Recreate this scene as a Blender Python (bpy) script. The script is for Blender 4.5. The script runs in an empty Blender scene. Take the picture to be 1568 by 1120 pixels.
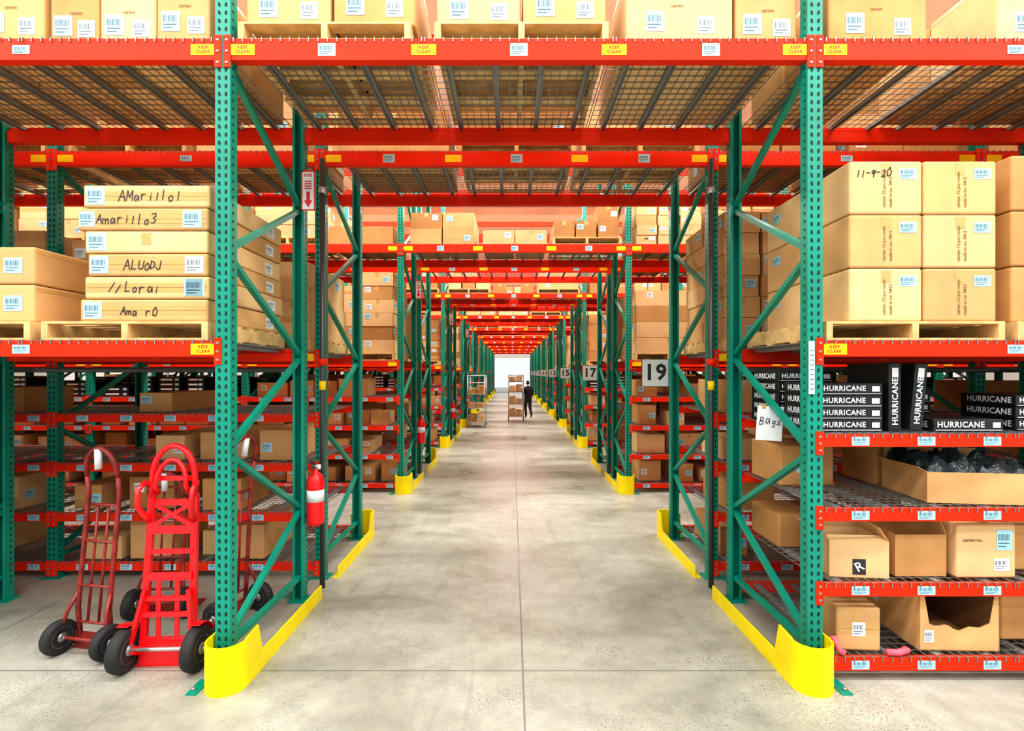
import bpy, bmesh, math, random
from mathutils import Matrix, Vector
random.seed(7)
SC = bpy.context.scene
COL = SC.collection
# ------------------------------------------------------------------ materials
MAT = {}
def newmat(name, col, rough=0.6, metal=0.0, var=0.0, scale=5.0, spec=0.5, bump=0.0, coat=0.0, objvar=0.0):
    m = bpy.data.materials.new(name); m.use_nodes = True
    nt = m.node_tree; b = nt.nodes['Principled BSDF']
    b.inputs['Base Color'].default_value = (*col, 1)
    b.inputs['Roughness'].default_value = rough
    b.inputs['Metallic'].default_value = metal
    b.inputs['Specular IOR Level'].default_value = spec
    b.inputs['Coat Weight'].default_value = coat
    if var > 0 or bump > 0:
        tc = nt.nodes.new('ShaderNodeTexCoord'); n = nt.nodes.new('ShaderNodeTexNoise')
        n.inputs['Scale'].default_value = scale; n.inputs['Detail'].default_value = 4
        nt.links.new(tc.outputs['Object'], n.inputs['Vector'])
        if var > 0:
            r = nt.nodes.new('ShaderNodeValToRGB')
            r.color_ramp.elements[0].position = .3; r.color_ramp.elements[1].position = .7
            r.color_ramp.elements[0].color = (*[c*(1-var) for c in col], 1)
            r.color_ramp.elements[1].color = (*[min(1, c*(1+var*.7)) for c in col], 1)
            nt.links.new(n.outputs['Fac'], r.inputs['Fac'])
            out = r.outputs['Color']
            if objvar > 0:
                oi = nt.nodes.new('ShaderNodeObjectInfo'); mr = nt.nodes.new('ShaderNodeMapRange')
                mr.inputs[3].default_value = 1-objvar; mr.inputs[4].default_value = 1+objvar*.4
                nt.links.new(oi.outputs['Random'], mr.inputs[0])
                hs = nt.nodes.new('ShaderNodeHueSaturation'); nt.links.new(mr.outputs[0], hs.inputs['Value'])
                nt.links.new(out, hs.inputs['Color']); out = hs.outputs['Color']
            nt.links.new(out, b.inputs['Base Color'])
        if bump > 0:
            bp = nt.nodes.new('ShaderNodeBump'); bp.inputs['Strength'].default_value = bump
            bp.inputs['Distance'].default_value = .02
            nt.links.new(n.outputs['Fac'], bp.inputs['Height']); nt.links.new(bp.outputs['Normal'], b.inputs['Normal'])
    MAT[name] = m
    return m
newmat('green_steel', (.0, .27, .19), .38, var=.15, scale=3)
newmat('red_steel', (.86, .030, .004), .5, var=.12, scale=2.5, spec=.18)
newmat('hole_dark', (.004, .02, .016), .8)
newmat('wire_zinc', (.27, .29, .30), .4, metal=.6)
newmat('channel_zinc', (.33, .34, .33), .45, metal=.4, var=.15)
newmat('yellow_paint', (.95, .76, .0), .45, var=.1, scale=7, spec=.3)
newmat('label_yellow', (1, .64, .01), .5, spec=.2)
newmat('label_blue', (.40, .72, .86), .55, spec=.2)
newmat('label_white', (.80, .85, .87), .55, spec=.2)
newmat('ink', (.03, .03, .035), .6)
newmat('ink_grey', (.10, .16, .22), .6)
newmat('ink_brown', (.14, .07, .03), .7)
newmat('ink_red', (.75, .02, .02), .5)
newmat('card_a', (.72, .43, .19), .8, var=.12, scale=4, spec=.15, objvar=.16)
newmat('card_b', (.60, .33, .13), .8, var=.14, scale=4, spec=.15, objvar=.16)
newmat('card_c', (.78, .52, .26), .8, var=.10, scale=4, spec=.15, objvar=.12)
newmat('card_d', (.46, .24, .09), .8, var=.14, scale=4, spec=.15, objvar=.1)
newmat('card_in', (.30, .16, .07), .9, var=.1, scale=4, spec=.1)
newmat('seam', (.22, .11, .04), .9)
newmat('tape', (.60, .36, .13), .22, var=.05)
newmat('carton_black', (.010, .014, .014), .4, var=.2)
newmat('wood', (.68, .46, .20), .75, var=.3, scale=9)
newmat('rubber', (.02, .02, .022), .7)
newmat('hub_grey', (.3, .3, .3), .35, metal=.7)
newmat('truck_red', (.85, .006, .012), .35, coat=.2)
newmat('truck_oldred', (.28, .028, .022), .4, var=.4, scale=14)
newmat('pipe_dark', (.10, .11, .11), .4, metal=.5)
newmat('steel_light', (.6, .62, .63), .3, metal=.8)
newmat('film', (.03, .045, .05), .12, bump=1.0, scale=12)
newmat('pink', (.9, .12, .18), .5)
newmat('wall_white', (.84, .86, .86), .8, var=.03)
newmat('ceiling_white', (.9, .91, .9), .8, var=.03)
newmat('cloth_dark', (.012, .013, .018), .9, var=.3, scale=20)
newmat('cloth_pants', (.02, .022, .03), .9, var=.3, scale=20)
newmat('skin', (.55, .3, .2), .5)
newmat('hair', (.015, .01, .008), .6)
newmat('shoe', (.02, .02, .02), .6)
CARDS = ['card_a', 'card_a', 'card_b', 'card_c', 'card_c', 'card_d']

def floor_mat():
    m = bpy.data.materials.new('concrete_floor'); m.use_nodes = True
    nt = m.node_tree; N = nt.nodes; L = nt.links; b = N['Principled BSDF']
    tc = N.new('ShaderNodeTexCoord')
    def noise(s, d=5, r=.6, mp=None, dist=0.0):
        n = N.new('ShaderNodeTexNoise'); n.inputs['Scale'].default_value = s; n.inputs['Detail'].default_value = d
        n.inputs['Roughness'].default_value = r; n.inputs['Distortion'].default_value = dist
        L.new(mp or tc.outputs['Object'], n.inputs['Vector']); return n
    def ramp(src, p0, c0, p1, c1):
        r = N.new('ShaderNodeValToRGB'); e = r.color_ramp.elements
        e[0].position = p0; e[1].position = p1; e[0].color = c0; e[1].color = c1
        L.new(src, r.inputs['Fac']); return r
    def mix(mode, f, a, c):
        x = N.new('ShaderNodeMix'); x.data_type = 'RGBA'; x.blend_type = mode
        if isinstance(f, float): x.inputs[0].default_value = f
        else: L.new(f, x.inputs[0])
        L.new(a, x.inputs[6])
        if isinstance(c, tuple): x.inputs[7].default_value = c
        else: L.new(c, x.inputs[7])
        return x.outputs[2]
    mp = N.new('ShaderNodeMapping'); mp.inputs['Scale'].default_value = (.55, 1.1, 1)
    L.new(tc.outputs['Object'], mp.inputs['Vector'])
    n1 = noise(1.0, 7, .62, mp.outputs[0], .6); base = ramp(n1.outputs['Fac'], .32, (.25, .25, .205, 1), .70, (.50, .50, .44, 1))
    n2 = noise(6, 8, .72); r2 = ramp(n2.outputs['Fac'], .3, (.76, .76, .74, 1), .7, (1.08, 1.08, 1.07, 1))
    c = mix('MULTIPLY', 1.0, base.outputs['Color'], r2.outputs['Color'])
    n3 = noise(70, 2, .6); n4 = noise(1.6, 3, .5)
    r3 = ramp(n3.outputs['Fac'], .58, (0, 0, 0, 1), .64, (1, 1, 1, 1)); r4 = ramp(n4.outputs['Fac'], .45, (.12, .12, .12, 1), .6, (.85, .85, .85, 1))
    pf = mix('MULTIPLY', 1.0, r3.outputs['Color'], r4.outputs['Color'])
    c = mix('MIX', pf, c, (.12, .115, .10, 1))
    mp2 = N.new('ShaderNodeMapping'); mp2.inputs['Scale'].default_value = (3.0, .35, 1); mp2.inputs['Rotation'].default_value = (0, 0, .25)
    L.new(tc.outputs['Object'], mp2.inputs['Vector'])
    n5 = noise(1.3, 6, .7, mp2.outputs[0], 1.0); r5 = ramp(n5.outputs['Fac'], .57, (0, 0, 0, 1), .72, (.5, .5, .5, 1))
    c = mix('MIX', r5.outputs['Color'], c, (.19, .19, .16, 1))
    sx = N.new('ShaderNodeSeparateXYZ'); L.new(tc.outputs['Object'], sx.inputs[0])
    def math_(op, a, bb=None, cc=None):
        q = N.new('ShaderNodeMath'); q.operation = op
        for i, v in enumerate([a, bb, cc]):
            if v is None: continue
            if isinstance(v, (int, float)): q.inputs[i].default_value = v
            else: L.new(v, q.inputs[i])
        return q.outputs[0]
    def joint(coord, off, per, hw):
        a = math_('ADD', coord, off); a = math_('PINGPONG', a, per/2.0)
        return math_('LESS_THAN', a, hw)
    jx = joint(sx.outputs[0], -.07, 3.9, .006)
    jy = joint(sx.outputs[1], -3.22, 4.1, .005)
    jj = math_('MAXIMUM', jx, jy)
    jm = math_('MULTIPLY', jj, .7)
    c = mix('MIX', jm, c, (.10, .10, .09, 1))
    L.new(c, b.inputs['Base Color'])
    rr = N.new('ShaderNodeMapRange'); L.new(n1.outputs['Fac'], rr.inputs[0])
    rr.inputs[1].default_value = .3; rr.inputs[2].default_value = .7
    rr.inputs[3].default_value = .22; rr.inputs[4].default_value = .45
    L.new(rr.outputs[0], b.inputs['Roughness'])
    b.inputs['Specular IOR Level'].default_value = .4
    bp = N.new('ShaderNodeBump'); bp.inputs['Strength'].default_value = .12; bp.inputs['Distance'].default_value = .01
    L.new(n2.outputs['Fac'], bp.inputs['Height']); L.new(bp.outputs['Normal'], b.inputs['Normal'])
    MAT['floor'] = m
floor_mat()

# ------------------------------------------------------------------ mesh builder
class MB:
    def __init__(s): s.v = []; s.f = []; s.m = []; s.M = None; s.sm = []
    def add(s, vs, fs, mat, smooth=False, M=None):
        o = len(s.v)
        T = s.M
        if M is not None: T = (T @ M) if T is not None else M
        if T is not None: vs = [tuple(T @ Vector(p)) for p in vs]
        s.v.extend(vs)
        for f in fs:
            s.f.append(tuple(o+i for i in f)); s.m.append(mat); s.sm.append(smooth)
    def box(s, x0, x1, y0, y1, z0, z1, mat, M=None):
        s.add([(x0,y0,z0),(x1,y0,z0),(x1,y1,z0),(x0,y1,z0),(x0,y0,z1),(x1,y0,z1),(x1,y1,z1),(x0,y1,z1)],
              [(0,3,2,1),(4,5,6,7),(0,1,5,4),(1,2,6,5),(2,3,7,6),(3,0,4,7)], mat, M=M)
    def bar(s, p, q, w, h, mat, up=(0,0,1)):
        p = Vector(p); q = Vector(q); d = (q-p).normalized(); u = Vector(up)
        if abs(d.dot(u)) > .98: u = Vector((0,1,0))
        a = d.cross(u).normalized()*w/2; b = a.cross(d).normalized()*h/2
        vs = [tuple(c+i*a+j*b) for c in (p,q) for i,j in ((-1,-1),(1,-1),(1,1),(-1,1))]
        s.add(vs, [(0,1,2,3),(7,6,5,4),(0,4,5,1),(1,5,6,2),(2,6,7,3),(3,7,4,0)], mat)
    def tube(s, pts, r, mat, n=8, caps=True, smooth=True, M=None):
        pts = [Vector(p) for p in pts]; k = len(pts)
        vs = []; u = None
        for i, p in enumerate(pts):
            d = ((pts[min(i+1,k-1)]-p).normalized() + (p-pts[max(i-1,0)]).normalized())
            if d.length < 1e-6: d = pts[min(i+1,k-1)]-p
            d.normalize()
            if u is None:
                u = Vector((0,0,1)) if abs(d.z) < .9 else Vector((1,0,0))
            u = (u - d*u.dot(d)).normalized(); w = d.cross(u)
            rr = r[i] if isinstance(r, (list, tuple)) else r
            for j in range(n):
                t = 2*math.pi*j/n
                vs.append(tuple(p + (u*math.cos(t)+w*math.sin(t))*rr))
        fs = [(i*n+j, i*n+(j+1)%n, (i+1)*n+(j+1)%n, (i+1)*n+j) for i in range(k-1) for j in range(n)]
        if caps: fs += [tuple(range(n-1,-1,-1)), tuple(range((k-1)*n, k*n))]
        s.add(vs, fs, mat, smooth, M)
    def lathe(s, prof, mat, n=24, M=None, smooth=True):
        k = len(prof); vs = []
        for r, z in prof:
            for j in range(n):
                t = 2*math.pi*j/n; vs.append((r*math.cos(t), r*math.sin(t), z))
        fs = [(i*n+j, i*n+(j+1)%n, (i+1)*n+(j+1)%n, (i+1)*n+j) for i in range(k-1) for j in range(n)]
        if prof[0][0] > 1e-4: fs.append(tuple(range(n-1,-1,-1)))
        if prof[-1][0] > 1e-4: fs.append(tuple(range((k-1)*n,k*n)))
        s.add(vs, fs, mat, smooth, M)
    def patch(s, M, u0, u1, v0, v1, mat, off=.0015):
        s.add([(u0,v0,off),(u1,v0,off),(u1,v1,off),(u0,v1,off)], [(0,1,2,3)], mat, M=M)
    def text(s, M, txt, size, mat, off=.003, shear=0.0, rot=0.0, align='LEFT', bold=.01):
        vs, fs = text_geo(txt, shear, align, bold)
        s.add([(x*size, y*size, off) for x, y in vs], fs, mat, M=M @ Matrix.Rotation(rot, 4, 'Z'))
    def scribble(s, M, u, v, h, txt, rnd, mat='ink', off=.003, r=.0033):
        """marker-pen handwriting: strokes of each letter with jitter"""
        x = u
        for ch in txt:
            st = STROKES.get(ch, None)
            if st is None: x += h*.4; continue
            k = 1+rnd.uniform(-.22, .22); dy = rnd.uniform(-.12, .12)*h
            for line in st:
                pp = [(x+a*h*.62*k+b*h*.15, v-h/2+b*h*k+dy) for a, b in line]
                for (x0, y0), (x1, y1) in zip(pp[:-1], pp[1:]):
                    dx, dyy = x1-x0, y1-y0; l = math.hypot(dx, dyy) or 1
                    nx, ny = -dyy/l*r, dx/l*r; ex, ey = dx/l*r*.7, dyy/l*r*.7
                    s.add([(x0-ex+nx,y0-ey+ny,off),(x0-ex-nx,y0-ey-ny,off),(x1+ex-nx,y1+ey-ny,off),(x1+ex+nx,y1+ey+ny,off)], [(0,1,2,3)], mat, M=M)
            x += h*.74*k
    def mesh(s, name):
        me = bpy.data.meshes.new(name)
        me.from_pydata(s.v, [], s.f)
        used = []
        for k in s.m:
            if k not in used: used.append(k)
        for k in used: me.materials.append(MAT[k])
        idx = {k: i for i, k in enumerate(used)}
        me.polygons.foreach_set('material_index', [idx[k] for k in s.m])
        me.polygons.foreach_set('use_smooth', s.sm)
        me.update()
        return me
    def obj(s, name, loc=(0,0,0), rz=0.0, parent=None):
        return inst(s.mesh(name), name, loc, rz, parent)
STROKES = {
 'A': [[(0,0),(.5,1),(1,0)],[(.2,.4),(.8,.4)]], 'M': [[(0,0),(.1,1),(.5,.3),(.9,1),(1,0)]], 'm': [[(0,0),(0,.55),(.4,.5),(.5,0)],[(.5,.4),(.8,.55),(1,0)]],
 'a': [[(.8,.5),(.3,.55),(.1,.2),(.4,0),(.8,.4),(.85,0)]], 'r': [[(.1,.55),(.15,0)],[(.15,.35),(.4,.55),(.7,.5)]], 'i': [[(.4,.55),(.4,0)],[(.4,.75),(.42,.8)]],
 'l': [[(.4,1),(.4,0)]], 'o': [[(.5,.55),(.15,.35),(.3,0),(.7,.05),(.8,.4),(.5,.55)]], '1': [[(.5,1),(.5,0)]], '3': [[(.1,.9),(.7,1),(.8,.7),(.4,.5),(.85,.3),(.6,0),(.1,.05)]],
 'L': [[(.1,1),(.1,0),(.8,0)]], 'U': [[(.05,1),(.1,.1),(.5,0),(.9,.15),(.95,1)]], 'O': [[(.5,1),(.05,.6),(.2,.05),(.7,0),(1,.5),(.5,1)]], 'D': [[(.1,0),(.1,1),(.8,.8),(.9,.3),(.1,0)]],
 'J': [[(.8,1),(.75,.1),(.3,0),(.05,.3)]], '/': [[(0,0),(.8,1)]], '-': [[(.1,.5),(.8,.5)]], '9': [[(.8,.8),(.4,1),(.15,.7),(.5,.5),(.85,.9),(.7,0)]], '2': [[(.1,.8),(.5,1),(.8,.7),(.1,0),(.9,.05)]],
 '0': [[(.5,1),(.1,.6),(.2,.05),(.7,0),(.9,.5),(.5,1)]], 'B': [[(.1,0),(.1,1),(.7,.9),(.7,.6),(.15,.5),(.85,.35),(.7,0),(.1,0)]], 'g': [[(.8,.5),(.3,.55),(.15,.2),(.7,.15),(.8,.5),(.7,-.35),(.2,-.3)]],
 's': [[(.8,.5),(.3,.5),(.3,.3),(.75,.2),(.6,0),(.1,.02)]], 'K': [[(.1,0),(.1,1)],[(.8,1),(.1,.45),(.85,0)]], 'n': [[(.1,0),(.1,.55),(.6,.5),(.75,0)]]}
def inst(me, name, loc=(0,0,0), rz=0.0, parent=None, scale=(1,1,1)):
    o = bpy.data.objects.new(name, me); COL.objects.link(o)
    o.location = loc; o.rotation_euler = (0, 0, rz); o.scale = scale
    if parent: o.parent = parent
    return o
_tg = {}
def text_geo(txt, shear, align, bold):
    k = (txt, shear, align, bold)
    if k in _tg: return _tg[k]
    cu = bpy.data.curves.new('t', 'FONT'); cu.body = txt; cu.size = 1; cu.shear = shear
    cu.align_x = align; cu.align_y = 'CENTER'; cu.resolution_u = 2; cu.offset = bold
    if bold > .015: cu.space_character = 1.08
    o = bpy.data.objects.new('t', cu); COL.objects.link(o)
    dg = bpy.context.evaluated_depsgraph_get(); me = bpy.data.meshes.new_from_object(o.evaluated_get(dg))
    r = ([(v.co.x, v.co.y) for v in me.vertices], [tuple(p.vertices) for p in me.polygons])
    bpy.data.objects.remove(o); bpy.data.curves.remove(cu); bpy.data.meshes.remove(me)
    _tg[k] = r
    return r
def FM(face, x0, x1, y0, y1, z0):
    if face == 'F': o, u, n = (x0,y0,z0), (1,0,0), (0,-1,0)
    elif face == 'R': o, u, n = (x1,y0,z0), (0,1,0), (1,0,0)
    elif face == 'L': o, u, n = (x0,y1,z0), (0,-1,0), (-1,0,0)
    else: o, u, n = (x1,y1,z0), (-1,0,0), (0,1,0)
    return Matrix(((u[0],0,n[0],o[0]),(u[1],0,n[1],o[1]),(0,1,0,o[2]),(0,0,0,1)))
def label(mb, M, u, v, w=.09, h=.07, mat='label_blue', ink=True):
    mb.patch(M, u-w/2, u+w/2, v-h/2, v+h/2, mat, .002)
    if ink:
        a = u-w/2+w*.1; n = 9
        for i in range(n):   # barcode
            x = a+w*.75*i/n; mb.patch(M, x, x+w*(.03 if i % 3 else .055), v-h*.02, v+h*.3, 'ink_grey', .003)
        for i, l in enumerate((.7, .5)):
            vv = v-h*(.18+.16*i); mb.patch(M, a, a+w*l, vv, vv+h*.05, 'ink_grey', .003)

# ------------------------------------------------------------------ geometry constants
ZT, ZM = 4.03, 2.14
ZS = [1.555, 1.09, .62, .155]
LX = [-1.807, -4.33, -6.85, -9.37, -11.89]
RX = [1.893, 4.41, 6.93, 9.45, 11.97]
RD = 1.17
PW = .095
Y0, PER, BOFF = 3.1, 4.93, 1.57
NP = 10

def post(mb, x, front, top=6.3):
    s = 1 if front else -1
    yf = 0 if front else RD
    def yb(a, b): return (yf+s*a, yf+s*b) if s > 0 else (yf+s*b, yf+s*a)
    a, b = yb(0, .004); mb.box(x-PW/2, x+PW/2, a, b, .01, top, 'green_steel')
    for sx in (-1, 1):
        a, b = yb(.004, .078)
        xx = sorted((x+sx*PW/2, x+sx*(PW/2-.004)))
        mb.box(xx[0], xx[1], a, b, .01, top, 'green_steel')
        a, b = yb(.074, .078)
        xx = sorted((x+sx*(PW/2-.004), x+sx*(PW/2-.022)))
        mb.box(xx[0], xx[1], a, b, .01, top, 'green_steel')
    n = int((top-.15)/.0508)
    yy = yf - s*.0012
    for i in range(n):
        z = .12+i*.0508
        for hx in (-.022, .022):
            r = .0095; h = .0155
            tilt = .004 if hx < 0 else -.004
            pts = [(x+hx-r*.8, yy, z+h*.5),(x+hx-r*.8+tilt*.5, yy, z-h*.6),(x+hx+tilt, yy, z-h),(x+hx+r*.8+tilt*.5, yy, z-h*.6),(x+hx+r*.8, yy, z+h*.5),(x+hx, yy, z+h)]
            if s < 0: pts = pts[::-1]
            mb.add(pts, [tuple(range(6))], 'hole_dark')
    for i in range(0, n):
        z = .145+i*.0508
        for sx in (-1, 1):
            xx = x+sx*(PW/2+.001)
            y = yf+s*.03
            mb.add([(xx,y-.008,z-.008),(xx,y+.008,z-.008),(xx,y+.008,z+.008),(xx,y-.008,z+.008)], [(0,1,2,3)], 'hole_dark')
    a, b = yb(-.03, .11)
    mb.box(x-.085, x+.085, a, b, 0, .01, 'green_steel')
    if x in (LX[0], RX[0]):
        o = -1 if x < 0 else 1
        xx = sorted((x+o*.085, x+o*.15)); a, b = yb(-.13, .02)
        mb.box(xx[0], xx[1], a, b, 0, .008, 'green_steel')
        mb.lathe([(.012,.008),(.012,.02),(.004,.024)], 'channel_zinc', 8, Matrix.Translation((x+o*.125, yf-s*.09, 0)))

def frame(mb, x, top=6.3):
    post(mb, x, True, top); post(mb, x, False, top)
    yf, yr = .06, RD-.06
    def br(a, b): mb.bar(a, b, .035, .042, 'green_steel', up=(1,0,0))
    br((x, yf, .2), (x, yr, .2))
    lv = [.22, .78, 1.43, 2.07, 2.70, 3.33, 3.92, 4.55, 5.2, 5.85]
    for i in range(len(lv)-1):
        ya, yb_ = (yf, yr) if i % 2 == 0 else (yr, yf)
        br((x, ya, lv[i]+.02), (x, yb_, lv[i+1]-.02))
    br((x, yf, 6.1), (x, yr, 6.1))

def beam(mb, xa, xb, z, h, front):
    s = 1 if front else -1; yf = 0 if front else RD
    def yb(a, b): return (yf+s*a, yf+s*b) if s > 0 else (yf+s*b, yf+s*a)
    a, b = yb(.003, .04); mb.box(xa, xb, a, b, z-h, z-.006, 'red_steel')
    a, b = yb(.04, .06); mb.box(xa, xb, a, b, z-h, z-.04, 'red_steel')
    for x, d in ((xa, -1), (xb, 1)):
        x0, x1 = sorted((x - d*.004, x + d*.042))
        a, b = yb(-.007, 0); mb.box(x0, x1, a, b, z-h-.05, z+.012, 'red_steel')
        xm = (x0+x1)/2
        for zz in (z-.02, z-h*.5-.02, z-h-.02):
            a, b = yb(-.011, -.007); mb.box(xm-.008, xm+.008, a, b, zz-.006, zz+.006, 'channel_zinc')

def deck(mb, xa, xb, z, front_drop=True):
    w = xb-xa; nsec = 3 if w > 3 else 2
    g = .02; sw = (w-g*(nsec+1))/nsec
    r = .003
    for k in range(nsec):
        a = xa+g+k*(sw+g); b = a+sw
        n = int(sw/.058)
        for i in range(n+1):
            x = a+sw*i/n
            mb.box(x-r, x+r, -.004, RD+.004, z-.004, z-.0005, 'wire_zinc')
            mb.box(x-r, x+r, -.0045, .0015, z-.028, z-.002, 'wire_zinc')
        for j in range(16):
            y = .02+(RD-.04)*j/15
            mb.box(a, b, y-r, y+r, z-.008, z-.004, 'wire_zinc')
        for j in range(4):
            x = a+sw*(.1+.8*j/3)
            mb.box(x-.02, x+.02, .045, RD-.045, z-.012, z-.009, 'channel_zinc')
            mb.box(x-.02, x-.016, .045, RD-.045, z-.038, z-.012, 'channel_zinc')
            mb.box(x+.016, x+.02, .045, RD-.045, z-.038, z-.012, 'channel_zinc')

def beam_labels(mb, xa, xb, z, h, big, words=False):
    w = xb-xa; M = Matrix(((1,0,0,0),(0,0,-1,.003),(0,1,0,0),(0,0,0,1)))
    zc = z-h/2-.006
    if big == 'T3':
        for t in (.167, .5, .833): label(mb, M, xa+w*t, zc, .11, .08)
        for t in (.335, .665): yl(mb, M, xa+w*t, zc, words)
    elif big == 'T':
        label(mb, M, (xa+xb)/2, zc, .11, .055)
    else:
        for t in (.09, .26, .43, .6, .77, .94): label(mb, M, xa+w*t+.02, zc, .11, .055)
    if big != 'S':
        yl(mb, M, xa+.075, zc, words); yl(mb, M, xb-.075, zc, words)
def yl(mb, M, u, v, words):
    mb.patch(M, u-.078, u+.078, v-.034, v+.034, 'label_yellow', .0025)
    if words:
        mb.text(M @ Matrix.Translation((u, v+.014, 0)), 'KEEP', .028, 'ink_red', .004, align='CENTER', bold=.02)
        mb.text(M @ Matrix.Translation((u, v-.014, 0)), 'CLEAR', .028, 'ink_red', .004, align='CENTER', bold=.02)

def rack(skipL1=False, words=False):
    mb = MB()
    for x in LX+RX: frame(mb, x)
    bays = [(LX[0], RX[0], 'T')]
    for i in range(4):
        bays.append((LX[i+1], LX[i], 'L%d' % i)); bays.append((RX[i], RX[i+1], 'R%d' % i))
    for a, b, k in bays:
        xa, xb = a+PW/2, b-PW/2
        lv = [(ZT, .14)]
        if k != 'T': lv.append((ZM, .105))
        if k != 'T' and not (skipL1 and k == 'L0'): lv += [(z, .085) for z in ZS]
        for z, h in lv:
            beam(mb, xa, xb, z, h, True); beam(mb, xa, xb, z, h, False)
            if not (skipL1 and k[-1] in '23'): deck(mb, xa, xb, z)
            beam_labels(mb, xa, xb, z, h, 'T3' if k == 'T' else ('T' if z > 2 else 'S'), words and k in ('T','L0','R0'))
        beam(mb, xa, xb, 5.9, .13, True); beam(mb, xa, xb, 5.9, .13, False)
    return mb.mesh('pallet_rack')
me_rackA = rack(True, True)
me_rack = rack(False, False)
rows = []
for p in range(NP):
    for j in range(2):
        y = Y0+p*PER+j*BOFF
        rows.append((p, j, y))
        inst(me_rackA if (p == 0 and j == 0) else me_rack, 'pallet_rack', (0, y, 0))

# ------------------------------------------------------------------ guards
def guard():
    mb = MB()
    cx, cy, r, t, h = .05, -.03, .125, .012, .29
    path = [(cx-r, .05)] + [(cx+r*math.cos(a), cy+r*math.sin(a)) for a in [math.pi+math.pi*i/16 for i in range(17)]] + [(cx+r, .10)]
    hs = [h]*(len(path)-2) + [h+.01, h+.02]
    path += [(cx+r, .15), (cx+r, 1.16)]; hs += [.12, .11]
    vs = []
    for i, (x, y) in enumerate(path):
        a = Vector(path[max(i-1,0)]); b = Vector(path[min(i+1,len(path)-1)]); d = (b-a).normalized()
        nx, ny = -d.y*t, d.x*t
        vs += [(x,y,0),(x,y,hs[i]),(x+nx,y+ny,hs[i]),(x+nx,y+ny,0)]
    fs = []
    for i in range(len(path)-1):
        for k in range(4):
            fs.append((i*4+k, i*4+(k+1)%4, (i+1)*4+(k+1)%4, (i+1)*4+k))
    fs += [(0,1,2,3), tuple(4*(len(path)-1)+k for k in (3,2,1,0))]
    mb.add(vs, fs, 'yellow_paint')
    mb.box(cx+r-.06, cx+r-t, .2, 1.16, 0.0, .01, 'yellow_paint')
    for yy in (.4, .75, 1.05):
        mb.lathe([(.011,.01),(.011,.02),(.004,.022)], 'channel_zinc', 8, Matrix.Translation((cx+r-.04, yy, 0)))
    me = mb.mesh('rack_end_guard')
    bm = bmesh.new(); bm.from_mesh(me); bmesh.ops.recalc_face_normals(bm, faces=bm.faces); bm.to_mesh(me); bm.free()
    return me
me_g = guard()
for p, j, y in rows:
    for x, sx in ((LX[0], 1), (RX[0], -1)):
        if j == 0: inst(me_g, 'rack_end_guard', (x, y, 0), scale=(sx, 1, 1))
        else: inst(me_g, 'rack_end_guard', (x, y+RD, 0), scale=(sx, -1, 1))

# ------------------------------------------------------------------ boxes
def carton_geo(mb, x0, x1, y0, y1, z0, z1, tone, labels=True, rnd=random, tape=True):
    mb.box(x0, x1, y0, y1, z0, z1, tone)
    w, d, h = x1-x0, y1-y0, z1-z0
    F = FM('F', x0, x1, y0, y1, z0)
    if tape and rnd.random() < .6:
        mb.patch(F, w/2-.03, w/2+.03, h-.07, h, 'tape', .001)
        if rnd.random() < .3: mb.patch(F, 0, w, h*.5-.025, h*.5+.025, 'tape', .001)
    side = 'R' if (x0+x1)/2 < 0 else 'L'
    S = FM(side, x0, x1, y0, y1, z0)
    if labels:
        if rnd.random() < .7: label(mb, F, w*rnd.choice((.22,.78)), h*rnd.uniform(.4,.75), .1, min(.09, h*.4), rnd.choice(('label_blue','label_white')))
        if rnd.random() < .5: label(mb, S, d*rnd.choice((.22,.78)), h*rnd.uniform(.4,.75), .1, min(.09, h*.4))
def pallet_geo(mb, x0, x1, y0, y1, z):
    w = x1-x0; d = y1-y0
    for i in range(3):
        x = x0+(w-.04)*i/2
        mb.box(x, x+.04, y0, y1, z+.015, z+.105, 'wood')
    for i in range(7):
        y = y0+(d-.09)*i/6
        mb.box(x0, x1, y, y+.09, z+.105, z+.12, 'wood')
    for i in range(4):
        y = y0+(d-.09)*i/3
        mb.box(x0, x1, y, y+.09, z, z+.015, 'wood')
def stack_geo(mb, xa, xb, z, hmax, rnd, y0=.06, y1=1.1):
    tone = rnd.choice(CARDS); w = xb-xa
    nx = rnd.choice((1, 2, 2, 3)); bh = rnd.uniform(.16, .4)
    n = max(1, int(hmax/bh)); ny = rnd.choice((1, 2))
    for k in range(n):
        for i in range(nx):
            if k == n-1 and rnd.random() < .25: continue
            for q in range(ny):
                j = rnd.uniform(-.012, .012)
                a = xa+w*i/nx+.014+j; b = xa+w*(i+1)/nx-.014+j
                c = y0+(y1-y0)*q/ny+.006+abs(j); d = y0+(y1-y0)*(q+1)/ny-.006
                t = tone if rnd.random() < .8 else rnd.choice(CARDS)
                carton_geo(mb, a, b, c, d, z+k*bh+.001, z+(k+1)*bh-.003, t, True, rnd)
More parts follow.
